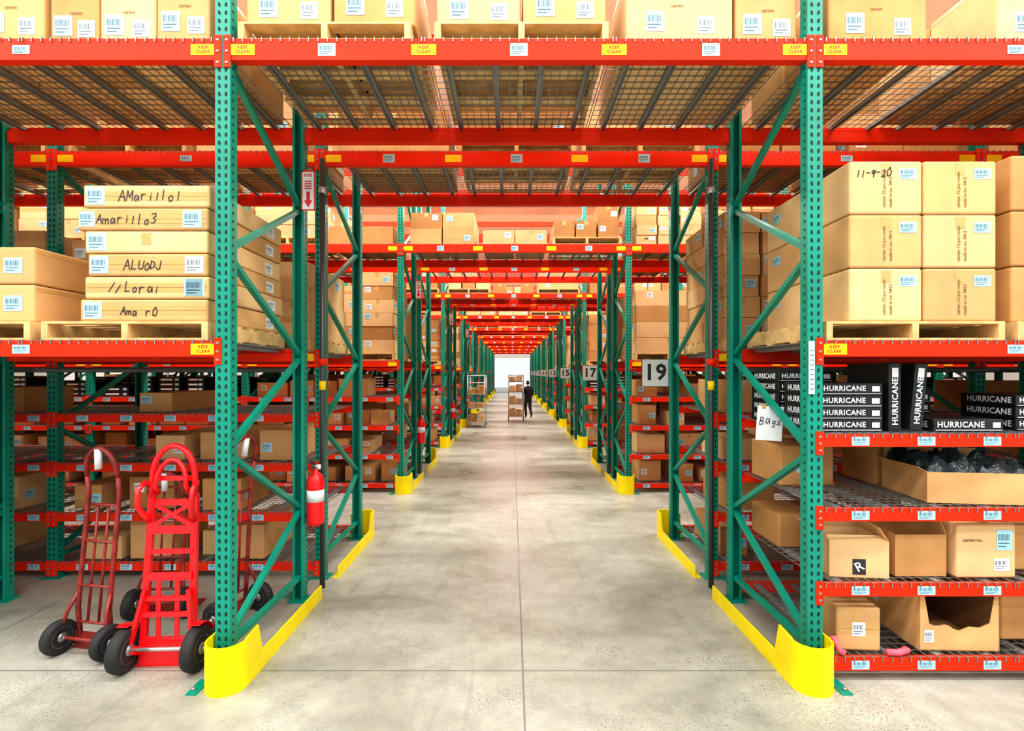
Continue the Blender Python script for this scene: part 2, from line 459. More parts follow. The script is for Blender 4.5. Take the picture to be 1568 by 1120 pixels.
def fill(seed, skip=(), blackp=.45, gap=.22):
    rnd = random.Random(seed); mb = MB()
    bays = [('T', LX[0], RX[0])]
    for i in range(4): bays += [('L%d'%i, LX[i+1], LX[i]), ('R%d'%i, RX[i], RX[i+1])]
    for k, a, b in bays:
        if k in skip: continue
        xa, xb = a+.08, b-.08
        n = 3 if k == 'T' else 2
        w = (xb-xa)/n
        for i in range(n):
            p, q = xa+w*i+.03, xa+w*(i+1)-.03
            if rnd.random() < (.85 if k == 'T' else .9):
                z = ZT
                if rnd.random() < .6: pallet_geo(mb, p, q, .05, 1.12, z); z += .121
                stack_geo(mb, p+.02, q-.02, z, rnd.uniform(.3, .75) if k == 'T' else rnd.uniform(.45, 1.2), rnd)
            if k == 'T': continue
            z = ZM
            pallet_geo(mb, p, q, .05, 1.12, z); z += .121
            stack_geo(mb, p+.01, q-.01, z, rnd.uniform(1.0, 1.5), rnd)
        if k == 'T' : continue
        for li, z in enumerate(ZS):
            x = xa+rnd.uniform(0, .15)
            black = (li == 0 and rnd.random() < blackp)
            while x < xb-.25:
                bw = rnd.uniform(.26, .5); h = rnd.uniform(.18, .36)
                if x+bw > xb: break
                y0 = rnd.uniform(.06, .2)
                if black:
                    for s_ in range(rnd.choice((2,3,4))):
                        mb.box(x, x+bw, y0, y0+.6, z+s_*.078, z+s_*.078+.075, 'carton_black')
                        F = FM('F', x, x+bw, y0, y0+.6, z+s_*.078)
                        mb.patch(F, .03, bw*.62, .025, .05, 'label_white'); mb.patch(F, bw-.09, bw-.03, .02, .055, 'label_blue')
                elif rnd.random() < (.85 if gap < .3 else .68):
                    carton_geo(mb, x, x+bw, y0, y0+rnd.uniform(.4, .85), z+.001, z+h, rnd.choice(CARDS), True, rnd)
                x += bw+rnd.uniform(.02, gap)
    return mb.mesh('cardboard_box_stock')
fills = [fill(s) for s in (11, 23, 35, 47)]
inst(fill(5, ('T', 'L0', 'R0'), .2), 'cardboard_box_stock', (0, Y0, 0))
inst(fill(64, (), 0.0, .4), 'cardboard_box_stock', (0, Y0+BOFF, 0))
for p, j, y in rows[2:]:
    inst(fills[(p*2+j*3) % 4], 'cardboard_box_stock', (0, y, 0))

def carton(x0, x1, y0, y1, z0, z1, tone='card_a', lab=(), texts=(), rz=0.0, name='cardboard_box', tape='F', hand=()):
    w, d, h = x1-x0, y1-y0, z1-z0
    a, b, c = w/2, d/2, h
    bm = bmesh.new(); bmesh.ops.create_cube(bm, size=1)
    for v in bm.verts: v.co = Vector((v.co.x*w, v.co.y*d, (v.co.z+.5)*h))
    bmesh.ops.bevel(bm, geom=list(bm.edges), offset=min(.014, h*.11), segments=3, profile=.5, affect='EDGES')
    mb = MB()
    mb.add([tuple(v.co) for v in bm.verts], [tuple(v.index for v in f.verts) for f in bm.faces], tone); bm.free()
    M = {k: FM(k, -a, a, -b, b, 0) for k in 'FRLB'}
    mb.box(-.001, .001, -b+.01, b-.01, h, h+.0006, 'seam')
    mb.box(-.03, .03, -b+.014, b-.014, h+.0006, h+.001, 'tape')
    if 'F' in tape: mb.patch(M['F'], a-.03, a+.03, h-.09, h-.014, 'tape', .0012)
    if 'H' in tape:
        mb.patch(M['F'], .014, w-.014, h*.5-.028, h*.5+.028, 'tape', .001)
        mb.patch(M['F'], .014, w-.014, h*.5-.001, h*.5+.001, 'seam', .0015)
    if 'S' in tape:
        for k in 'RL': mb.patch(M[k], .014, d-.014, h-.04, h-.014, 'tape', .0012)
    for (k, u, v, lw, lh, lm) in lab: label(mb, M[k], u*(w if k in 'FB' else d), v*h, lw, lh, lm)
    for (k, u, v, s, t, m, r) in texts:
        T = M[k] @ Matrix.Translation((u*(w if k in 'FB' else d), v*h, 0))
        mb.text(T, t, s, m, .0035, rot=r)
    for (k, u, v, s, t) in hand:
        mb.scribble(M[k], u*(w if k in 'FB' else d), v*h, s, t, random)
    return mb.obj(name, ((x0+x1)/2, (y0+y1)/2, z0), rz)
def pallet(x0, x1, y0, y1, z):
    mb = MB(); w, d = x1-x0, y1-y0
    pallet_geo(mb, -w/2, w/2, -d/2, d/2, 0)
    return mb.obj('wooden_pallet', ((x0+x1)/2, (y0+y1)/2, z))
def open_carton(x0, x1, y0, y1, z0, z1, tone='card_b', rz=0.0, flaps=(('L',.12,110),('R',.12,120),('F',.1,150),('B',.1,60)), content=None, logo=False, name='open_cardboard_box', tilt=0):
    w, d, h = x1-x0, y1-y0, z1-z0; t = .005; a, b = w/2, d/2
    mb = MB()
    mb.box(-a, a, -b, b, 0, t, tone)
    mb.box(-a, a, -b, -b+t, t, h, tone); mb.box(-a, a, b-t, b, t, h, tone)
    mb.box(-a, -a+t, -b+t, b-t, t, h, tone); mb.box(a-t, a, -b+t, b-t, t, h, tone)
    for k, ln, ang in flaps:
        an = math.radians(ang-90)
        if k in 'FB':
            s = -1 if k == 'F' else 1
            y = s*b
            dy, dz = s*math.sin(an)*ln, math.cos(an)*ln
            vs = [(-a,y,h),(a,y,h),(a-.01,y+dy,h+dz),(-a+.01,y+dy,h+dz)]; off = Vector((0,-s*t,0))
        else:
            s = -1 if k == 'L' else 1
            x = s*a; dx, dz = s*math.sin(an)*ln, math.cos(an)*ln
            vs = [(x,-b,h),(x,b,h),(x+dx,b-.01,h+dz),(x+dx,-b+.01,h+dz)]; off = Vector((-s*t,0,0))
        v2 = [tuple(Vector(q)+off) for q in vs]
        mb.add(vs+v2, [(0,1,2,3),(7,6,5,4),(0,4,5,1),(1,5,6,2),(2,6,7,3),(3,7,4,0)], tone)
    if logo:
        F = FM('F', -a, a, -b, b, 0)
        mb.patch(F, a-.04, a+.04, h*.08, h*.08+.1, 'ink', .002)
        mb.text(F @ Matrix.Translation((a, h*.08+.05, 0)), 'R', .085, 'label_white', .004, align='CENTER', rot=.5)
    if content == 'film':
        rnd = random.Random(3); n = 22; vs = []; fs = []
        for i in range(n+1):
            for j in range(n+1):
                e = min(i, j, n-i, n-j)
                z = h*.9 + ((.1*rnd.random()+.05*math.sin(i*.5)*math.cos(j*.6)) if e else -.06)
                vs.append((-a+t+(w-2*t)*i/n, -b+t+(d-2*t)*j/n, z))
        for i in range(n):
            for j in range(n):
                q = i*(n+1)+j; fs.append((q, q+n+1, q+n+2, q+1))
        mb.add(vs, fs, 'film', True)
    o = mb.obj(name, ((x0+x1)/2, (y0+y1)/2, z0), rz)
    return o

E = .004
pallet(-2.98, -1.925, 3.14, 4.2, ZM)
zz = ZM+.121
hand = [('Ama  r0', .32), ('// Lorai', .2), ('ALUODJ', .3), ('', 0), ('Amarillo3', .15), ('AMarillo1', .28)]
offs = [(-.03, .0), (0, .02), (.02, 0), (.0, -.01), (-.05, .0), (-.01, .01)]
for i in range(6):
    h = .146
    x0 = -2.73+offs[i][0]; x1 = -1.93+offs[i][1]*.6-.01
    hd = [('F', hand[i][1], .5, .058, hand[i][0])] if hand[i][0] else []
    lab = [('F', .1 if i in (0,2,3,5) else .88, .5, .12, .11, 'label_blue'), ('R', .15, .5, .1, .09, 'label_white'), ('R', .8, .45, .12, .08, 'label_white')]
    if i == 4: lab.append(('F', .08, .5, .1, .1, 'label_blue'))
    if i in (1, 2): lab.append(('F', .89, .5, .12, .11, 'label_white'))
    carton(x0, x1, 3.17, 4.17, zz, zz+h-E, ('card_a','card_c')[i % 2], lab, (), rz=random.uniform(-.014, .014), tape='H' if i != 3 else 'F', hand=hd)
    zz += h
pallet(-4.1, -3.05, 3.14, 4.2, ZM)
for k, (a, b) in enumerate(((-3.62, -3.08), (-4.18, -3.64))):
    for i in range(2):
        z = ZM+.121+i*.245
        carton(a, b, 3.2, 3.66, z, z+.245-E, 'card_a', [('F', .75, .5, .12, .1, 'label_blue')], tape='FS')
        carton(a, b, 3.68, 4.15, z, z+.245-E, 'card_b', [], tape='FS')
pallet(1.99, 3.12, 3.14, 4.2, ZM)
for ix in range(2):
    for iy in range(2):
        for k in range(3):
            a = 2.15+ix*.474; z = ZM+.121+k*.342; y = 3.16+iy*.515
            hd = [('F', .08, .78, .052, '11-9-20')] if (ix == 0 and k == 2 and iy == 0) else []
            tx = [('F', .47, .12, .028, 'carton 12 pcs room', 'ink_brown', math.pi/2), ('F', .56, .12, .028, 'made in no. 0412', 'ink_brown', math.pi/2)] if iy == 0 else []
            carton(a, a+.462, y, y+.508, z, z+.342-E, ('card_c', 'card_a')[(ix+k) % 2], [('F', .8, .76, .11, .07, 'label_blue'), ('L', .3, .7, .12, .07, 'label_blue')] , tx, tape='F', hand=hd)
pallet(3.2, 4.3, 3.14, 4.2, ZM)
for k in range(3):
    for ix in range(2):
        z = ZM+.121+k*.36; a = 3.22+ix*.54
        carton(a, a+.53, 3.2, 4.1, z, z+.36-E, 'card_b', [('F', .4, .5, .12, .08, 'label_blue')])
pallet(-1.73, -.64, 3.13, 4.2, ZT); pallet(-.49, .61, 3.13, 4.2, ZT)
tops = [(-3.42,-2.99,0),(-2.95,-2.64,0),(-2.63,-2.28,0),(-2.27,-1.93,0),(-4.2,-3.5,0),(-1.7,-1.16,1),(-1.14,-.62,1),(-.48,.05,1),(.07,.6,1),(.73,1.41,0),(1.43,1.82,0),(2.02,2.65,0),(3.1,3.75,0),(3.78,4.28,0)]
for i, (a, b, p) in enumerate(tops):
    z = ZT+(.121 if p else 0.001)
    for q in range(2):
        y = 3.17+q*.52
        hh = random.uniform(.36, .5)
        carton(a, b, y, y+.51, z, z+hh, CARDS[(i*2+q) % 5], [('F', .27, .3, .12, .13, 'label_blue'), ('F', .75, .25, .11, .11, 'label_white')],
               [('F', .42, .5, .03, 'carton', 'ink_brown', 0)], tape='FS')

def black(x0, x1, y0, y1, z0, z1, rz=0, ry=0, vert=False):
    w, d, h = x1-x0, y1-y0, z1-z0; mb = MB()
    bm = bmesh.new(); bmesh.ops.create_cube(bm, size=1)
    for v in bm.verts: v.co = Vector((v.co.x*w, v.co.y*d, (v.co.z+.5)*h))
    bmesh.ops.bevel(bm, geom=list(bm.edges), offset=.003, segments=1, affect='EDGES')
    mb.add([tuple(v.co) for v in bm.verts], [tuple(v.index for v in f.verts) for f in bm.faces], 'carton_black'); bm.free()
    F = FM('F', -w/2, w/2, -d/2, d/2, 0)
    if not vert:
        s = w*.17; mb.text(F @ Matrix.Translation((.02, h*.55, 0)), 'HURRICANE', min(s*.68, .058), 'label_white', .002, bold=.025)
        mb.patch(F, w-.07, w-.02, h*.3, h*.75, 'label_white'); mb.patch(F, .01, w-.01, .006, .010, 'label_white')
        Lm = FM('L', -w/2, w/2, -d/2, d/2, 0)
        mb.text(Lm @ Matrix.Translation((.05, h*.52, 0)), 'HURRICANE', .055, 'label_white', .002, bold=.025)
    else:
        mb.text(F @ Matrix.Translation((w*.5, .04, 0)), 'HURRICANE', .052, 'label_white', .002, rot=math.pi/2, bold=.025)
        mb.patch(F, w*.25, w*.75, h-.09, h-.03, 'label_white')
    o = mb.obj('black_carton', ((x0+x1)/2, (y0+y1)/2, z0), rz); o.rotation_euler[1] = ry
    return o
z = ZS[0]
for k in range(4): black(1.985, 2.39, 3.2, 3.62, z+k*.078+.001, z+k*.078+.077, rz=random.uniform(-.01,.01))
for k in range(5): black(1.98, 2.38, 3.68, 4.1, z+k*.078+.001, z+k*.078+.077, rz=random.uniform(-.01,.01))
black(2.43, 2.51, 3.2, 3.6, z+.001, z+.44, vert=True)
black(2.565, 2.645, 3.2, 3.6, z+.008, z+.44, ry=.09, vert=True)
for k in range(1): black(2.72, 3.17, 3.2, 3.62, z+k*.078+.001, z+k*.078+.077)
for k in range(3): black(3.3, 3.72, 3.25, 3.65, z+k*.078+.001, z+k*.078+.077)
for k in range(3): black(2.75, 3.16, 3.75, 4.15, z+k*.078+.001, z+k*.078+.077)
z = ZS[1]
carton(2.72, 3.2, 3.72, 4.1, z+.001, z+.29, 'card_b', [], (), hand=[('F', .3, .6, .09, 'OK')])
carton(2.0, 2.4, 3.7, 4.15, z+.001, z+.30, 'card_b', [('F', .4, .5, .08, .1, 'label_blue')])
open_carton(2.72, 3.35, 3.18, 3.66, z+.001, z+.2, 'card_a', rz=-.12, flaps=(('B',.1,80),('L',.06,150),), content='film')
z = ZS[2]
open_carton(2.06, 2.42, 3.18, 3.5, z+.001, z+.235, 'card_c', rz=-.1, flaps=(('L',.1,140),('R',.1,60),('B',.12,75),('F',.06,20)), logo=True)
open_carton(2.47, 2.8, 3.2, 3.62, z+.001, z+.27, 'card_b', rz=.0, flaps=(('B',.1,60),('R',.1,75)))
carton(2.84, 3.22, 3.17, 3.6, z+.001, z+.35, 'card_c', [('F', .8, .7, .1, .13, 'label_blue'), ('F', .75, .25, .1, .08, 'label_white')], [('F', .1, .7, .03, 'carton no.', 'ink_brown', 0)], tape='')
carton(3.3, 3.8, 3.3, 3.9, z+.001, z+.3, 'card_b', [])
carton(2.0, 2.5, 3.72, 4.15, z+.001, z+.25, 'card_d', [])
z = ZS[3]
carton(2.09, 2.36, 3.17, 3.45, z+.001, z+.28, 'card_a', [('F', .5, .5, .08, .09, 'label_white')], tape='FH', rz=-.08)
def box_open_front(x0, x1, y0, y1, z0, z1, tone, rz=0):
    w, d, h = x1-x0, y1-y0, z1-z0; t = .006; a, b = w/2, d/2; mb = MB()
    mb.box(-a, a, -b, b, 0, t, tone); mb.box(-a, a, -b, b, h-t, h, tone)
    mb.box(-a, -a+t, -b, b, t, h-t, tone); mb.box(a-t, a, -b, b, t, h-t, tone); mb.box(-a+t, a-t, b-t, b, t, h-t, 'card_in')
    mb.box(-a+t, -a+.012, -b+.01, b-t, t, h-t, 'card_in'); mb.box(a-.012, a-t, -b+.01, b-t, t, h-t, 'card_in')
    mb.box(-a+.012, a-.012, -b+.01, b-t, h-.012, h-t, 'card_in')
    n = 16; vs = []; fs = []
    for i in range(n+1):
        u = i/n; top = h*(.42+.04*math.sin(u*9)+.03*math.sin(u*23)) if .1 < u < .9 else h-t
        vs += [(-a+w*u, -b, 0), (-a+w*u, -b, top)]
    for i in range(n): fs.append((2*i, 2*i+2, 2*i+3, 2*i+1))
    mb.add(vs, fs, tone)
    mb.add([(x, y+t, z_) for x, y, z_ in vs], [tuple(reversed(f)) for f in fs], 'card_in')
    F = FM('F', -a, a, -b, b, 0); label(mb, F, w*.12, h*.25, .06, .08, 'label_white')
    label(mb, FM('L', -a, a, -b, b, 0), d*.5, h*.5, .1, .08, 'label_white')
    return mb.obj('open_cardboard_box', ((x0+x1)/2, (y0+y1)/2, z0), rz)
box_open_front(2.62, 3.12, 3.17, 4.0, z+.001, z+.37, 'card_a', -.03)
carton(3.25, 3.8, 3.3, 4.1, z+.001, z+.32, 'card_b', [])
mb = MB()
mb.tube([(2.03,3.2,z+.06),(2.04,3.14,z+.1),(2.06,3.125,z+.03),(2.09,3.115,z+.02)], .018, 'pink', 8)
mb.tube([(2.36,3.125,z+.02),(2.43,3.12,z+.02),(2.49,3.13,z+.03),(2.5,3.16,z+.02)], .02, 'pink', 8)
mb.obj('pink_plastic_film')

# ------------------------------------------------------------------ hand trucks
def wheel(mb, c, r, w, hub='hub_grey'):
    M = Matrix.Translation(c) @ Matrix.Rotation(math.pi/2, 4, 'Y')
    prof = [(r*.58,-w*.4),(r*.8,-w*.5),(r*.95,-w*.38),(r,-w*.12),(r,w*.12),(r*.95,w*.38),(r*.8,w*.5),(r*.58,w*.4)]
    mb.lathe(prof, 'rubber', 28, M)
    mb.lathe([(r*.2,-w*.55),(r*.25,-w*.5),(r*.3,-w*.2),(r*.5,-w*.22),(r*.6,-w*.46),(r*.6,w*.46),(r*.5,w*.22),(r*.3,w*.2),(r*.25,w*.5),(r*.2,w*.55)], hub, 20, M)
    mb.lathe([(.012,-w*.8),(.012,w*.8)], 'steel_light', 8, M)
    for i in range(5):
        t = i*2*math.pi/5
        for s in (-1, 1):
            mb.lathe([(r*.06,-.002),(r*.06,.002)], 'rubber', 8, Matrix.Translation((c[0]+s*w*.24, c[1]+r*.42*math.cos(t), c[2]+r*.42*math.sin(t))) @ Matrix.Rotation(math.pi/2,4,'Y'))
def lean(mb, k):
    mb.v = [(x, y+(k*(z-.3) if z > .3 else 0), z) for x, y, z in mb.v]
def truck_flat():
    mb = MB(); m = 'truck_red'
    r = .14
    for s in (-1, 1):
        wheel(mb, (s*.225, 0, r), r, .085)
        mb.bar((s*.16, .07, .03), (s*.14, .0, 1.12), .04, .03, m, up=(0,1,0))
        mb.bar((s*.2, 0, r), (s*.14, .03, .5), .022, .03, m, up=(0,1,0))
        mb.bar((s*.16, .07, .1), (s*.17, -.01, r), .03, .05, m, up=(0,0,1))
        mb.tube([(s*.14,.0,1.16),(s*.17,-.05,1.2),(s*.175,-.10,1.16),(s*.17,-.09,1.05),(s*.15,-.03,.98),(s*.142,.0,.94)], .018, m, 8)
    mb.tube([(-.25,0,r),(.25,0,r)], .013, 'steel_light', 8)
    for zc, w in ((.16,.06),(.34,.03),(.44,.03),(.58,.05),(.74,.03),(.88,.05),(1.06,.04)):
        y = .07-.07*zc/1.12
        mb.bar((-.15, y, zc), (.15, y, zc), .012, w, m)
    for s in (-1, 1): mb.bar((s*.06, .068, .1), (s*.06, .03, .58), .028, .01, m, up=(0,1,0))
    mb.bar((-.14, .0, 1.06), (.14, .015, .9), .012, .025, m); mb.bar((.14, .0, 1.06), (-.14, .015, .9), .012, .025, m)
    pts = [(-.14,0,1.1)]
    for i in range(13):
        t = math.pi*i/12; pts.append((-.14*math.cos(t), -.02-.03*math.sin(t), 1.22+.22*math.sin(t)))
    pts.append((.14,0,1.1)); mb.tube(pts, .019, m, 10)
    pts = [(-.1,0,1.12)]
    for i in range(9):
        t = math.pi*i/8; pts.append((-.1*math.cos(t), -.05, 1.18+.17*math.sin(t)))
    pts.append((.1,0,1.12)); mb.tube(pts, .015, m, 8)
    mb.bar((-.14,-.01,1.22),(.14,-.01,1.22), .02, .03, m)
    for s in (-1, 1):
        pts = [(s*.225, (r+.02)*math.cos(t), r+(r+.02)*math.sin(t)) for t in [math.radians(20+i*13) for i in range(7)]]
        for i in range(len(pts)-1): mb.bar(pts[i], pts[i+1], .07, .006, m, up=(0,0,1) if abs(pts[i+1][2]-pts[i][2])<abs(pts[i+1][1]-pts[i][1]) else (0,1,0))
    mb.box(-.19, .19, .05, .30, 0.0, .012, m); mb.box(-.17, .17, .05, .062, .012, .16, m)
    lean(mb, .17)
    return mb.mesh('hand_truck')
def truck_tube(H=1.42, k=.16):
    mb = MB(); m = 'truck_oldred'; r = .115
    for s in (-1, 1):
        wheel(mb, (s*.2, 0, r), r, .07)
        mb.tube([(s*.13,.09,.02),(s*.13,.07,.3),(s*.13,.02,H-.35),(s*.13,-.01,H-.22)], .016, m, 8)
        mb.tube([(s*.2,0,r),(s*.16,.02,.28),(s*.13,.065,.42)], .012, m, 8)
    mb.tube([(-.24,0,r),(.24,0,r)], .012, m, 8)
    for zc in (.2,.45,.75,1.0): mb.tube([(-.13,.075-.05*zc,zc),(0,.075-.05*zc-.0,zc),(.13,.075-.05*zc,zc)], .01, m, 6)
    for s in (-1,1): mb.tube([(s*.045,.066,.2),(s*.045,.03,1.0)], .009, m, 6)
    pts = [(-.13,-.01,H-.22)]
    for i in range(1,12):
        t = math.pi*i/12; pts.append((-.13*math.cos(t), -.02-.05*math.sin(t), H-.2+.185*math.sin(t)))
    pts.append((.13,-.01,H-.22)); mb.tube(pts, .016, m, 10)
    mb.tube([(0,-.075,H-.02),(0,-.05,H-.16)], .022, 'label_white', 8)
    mb.box(-.2, .2, .08, .3, 0.0, .01, m); mb.box(-.18, .18, .08, .09, .01, .12, m)
    lean(mb, k)
    return mb.mesh('hand_truck')
inst(truck_flat(), 'hand_truck', (-2.28, 3.22, 0), .05)
inst(truck_tube(), 'hand_truck', (-2.92, 3.38, 0), -.18)
inst(truck_tube(1.15), 'hand_truck', (-2.78, 3.92, 0), .1)
inst(truck_tube(1.45, .0), 'hand_truck', (-2.12, 3.86, 0), math.radians(70))

# ------------------------------------------------------------------ signs, extinguisher
def number_sign(n, y):
    mb = MB()
    mb.box(-.155, .155, -.004, .004, -.16, .16, 'label_white')
    M = FM('F', 0, 0, -.004, .004, 0)
    mb.text(M, n, .26, 'ink', .002, align='CENTER', bold=.028)
    mb.bar((.155,.0,.1),(.2,.0,.1), .01, .02, 'steel_light'); mb.bar((.155,.0,-.1),(.2,.0,-.1), .01, .02, 'steel_light')
    for s in (-1,1): mb.box(s*.158-.003, s*.158+.003, -.006, .006, -.163, .163, 'ink')
    for s in (-1,1): mb.box(-.158,.158,-.006,.006, s*.162-.003, s*.162+.003, 'ink')
    mb.obj('aisle_number_sign', (1.69, y, 1.935))
for i in range(8): number_sign(str(19-2*i), Y0+i*PER+BOFF+RD+.02)
def extinguisher():
    mb = MB()
    mb.lathe([(.05,0),(.068,.012),(.07,.03),(.07,.36),(.06,.41),(.035,.44),(.02,.455),(.02,.48)], 'truck_red', 24)
    mb.lathe([(.0705,.2),(.0705,.3)], 'label_white', 24)
    mb.lathe([(.022,.48),(.026,.49),(.026,.51),(.0,.52)], 'hub_grey', 12)
    mb.bar((0,0,.51),(.0,-.13,.56), .02, .008, 'ink'); mb.bar((0,0,.495),(0,-.12,.5), .02, .008, 'ink')
    mb.lathe([(.022,-.01),(.022,.01)], 'label_white', 12, Matrix.Translation((.03,0,.49)) @ Matrix.Rotation(math.pi/2,4,'Y'))
    mb.tube([(0,.03,.495),(.0,.09,.47),(.0,.095,.35),(.0,.085,.15),(0,.085,.08)], .011, 'ink', 8)
    mb.bar((-.075,0,.1),(-.075,0,.46), .03, .006, 'steel_light', up=(1,0,0))
    mb.bar((-.075,0,.4),(-.05,0,.4), .03, .01, 'steel_light')
    return mb.mesh('fire_extinguisher')
me_e = extinguisher()
def fire_sign():
    mb = MB()
    mb.box(-.06, .06, -.004, .0, 0, .34, 'label_white')
    M = FM('F', -.06, .06, -.004, 0, 0)
    mb.patch(M, .0, .12, .325, .34, 'ink_red'); mb.patch(M, .0, .12, 0, .012, 'ink_red')
    mb.patch(M, .0, .012, 0, .34, 'ink_red'); mb.patch(M, .108, .12, 0, .34, 'ink_red')
    mb.text(M @ Matrix.Translation((.06,.295,0)), 'FIRE', .036, 'ink_red', .003, align='CENTER', bold=.02)
    for k in range(4): mb.patch(M, .03, .09, .24-.02*k, .25-.02*k, 'ink_red')
    mb.patch(M, .045, .075, .08, .16, 'ink_red')
    mb.add([(.025,.085,.0016),(.06,.025,.0016),(.095,.085,.0016)], [(0,1,2)], 'ink_red', M=M)
    return mb.mesh('fire_sign')
me_f = fire_sign()
for p in range(4):
    y = Y0+p*PER
    inst(me_e, 'fire_extinguisher', (LX[0]+PW/2+.082, y+RD-.03, .64))
    inst(me_f, 'fire_sign', (LX[0]+PW/2+.045, y+RD-.09, 3.3))
mb = MB(); mb.box(-.095,.095,-.0015,.0015,0,.25,'label_white')
FF = FM('F', -.095,.095,-.0015,0,0)
mb.scribble(FF, .015, .15, .058, 'Bags', random, r=.0025)
mb.patch(FF, .03,.06,.23,.26,'tape')
o = mb.obj('paper_sign', (1.87, 3.62, 1.44)); o.rotation_euler = (0, math.radians(4), 0)
mb = MB(); mb.box(-.018,.018,-.004,0,0,.33,'label_white')
M = FM('F', -.018,.018,-.004,0,0)
for k in range(9): mb.patch(M, .006,.03,.03+k*.03,.036+k*.03,'ink_grey')
mb.obj('rack_tag', (RX[0]-.03, Y0-.012, 1.8))
mb = MB()
for s, x in ((-1, LX[0]+.1), (1, RX[0]-.1)):
    mb.tube([(x, 4.47, 0.0),(x, 4.47, 3.86)], .024, 'pipe_dark', 12)
    mb.lathe([(.04,0),(.04,.06)], 'red_steel', 12, Matrix.Translation((x,4.47,2.0)))
    mb.lathe([(.036,0),(.036,.05)], 'steel_light', 12, Matrix.Translation((x,4.47,3.55)))
    mb.tube([(x,4.47,1.78),(x,4.47,1.86)], .03, 'label_yellow', 12)
mb.obj('sprinkler_riser_pipe')
mb = MB()
for x0, x1 in ((-11.5, -1.95), (2.05, 11.5)):
    mb.tube([(x0, 4.47, 1.96),(x1, 4.47, 1.96)], .022, 'pipe_dark', 10)
    x = x0+.4
    while x < x1:
        mb.tube([(x,4.47,1.96),(x,4.47,1.9)], .01, 'steel_light', 6); mb.lathe([(.02,0),(.02,.004)], 'steel_light', 8, Matrix.Translation((x,4.47,1.896)))
        x += .8
mb.obj('sprinkler_pipe')

# ------------------------------------------------------------------ carts
def cart(seed):
    rnd = random.Random(seed); mb = MB(); w, d, H = .6, .9, 1.85
    for sx in (-1,1):
        for sy in (-1,1):
            mb.tube([(sx*w/2, sy*d/2, .12),(sx*w/2, sy*d/2, H)], .016, 'steel_light', 8)
            wheel(mb, (sx*w/2, sy*d/2, .06), .06, .03)
    for sy in (-1,1): mb.tube([(-w/2,sy*d/2,H),(w/2,sy*d/2,H)], .014, 'steel_light', 6)
    for sx in (-1,1):
        mb.tube([(sx*w/2,-d/2,H),(sx*w/2,d/2,H)], .014, 'steel_light', 6)
    for z in (.2,.7,1.2,1.6):
        for i in range(9): mb.tube([(-w/2+w*i/8,-d/2,z),(-w/2+w*i/8,d/2,z)], .006, 'steel_light', 4)
        for i in range(5): mb.tube([(-w/2,-d/2+d*i/4,z-.01),(w/2,-d/2+d*i/4,z-.01)], .008, 'steel_light', 4)
        if z < 1.6 or seed == 2:
            a = -w/2+.03
            for k in range(2):
                h = rnd.uniform(.16,.3); carton_geo(mb, a+.27*k, a+.27*k+.25, -d/2+.04, d/2-.1, z+.007, z+h, rnd.choice(CARDS), True, rnd)
    return mb.obj('wire_shelf_cart', (0,0,0))
c = cart(2); c.location = (.16, 20.3, 0)
c = cart(5); c.location = (-1.26, 18.0, 0)

# ------------------------------------------------------------------ person
def skin_obj(name, pts, edges, mats, sub=2, loc=(0,0,0)):
    me = bpy.data.meshes.new(name); me.from_pydata([p[:3] for p in pts], edges, [])
    o = bpy.data.objects.new(name, me); COL.objects.link(o)
    sk = o.modifiers.new('s', 'SKIN'); sk.use_smooth_shade = True
    for i, p in enumerate(pts):
        me.skin_vertices[0].data[i].radius = (p[3], p[4] if len(p) > 4 else p[3])
    me.skin_vertices[0].data[0].use_root = True
    sb = o.modifiers.new('b', 'SUBSURF'); sb.levels = sub; sb.render_levels = sub
    dg = bpy.context.evaluated_depsgraph_get(); m2 = bpy.data.meshes.new_from_object(o.evaluated_get(dg))
    bpy.data.objects.remove(o)
    m2.materials.clear()
    for k in mats: m2.materials.append(MAT[k])
    n = bpy.data.objects.new(name, m2); COL.objects.link(n); n.location = loc
    return n
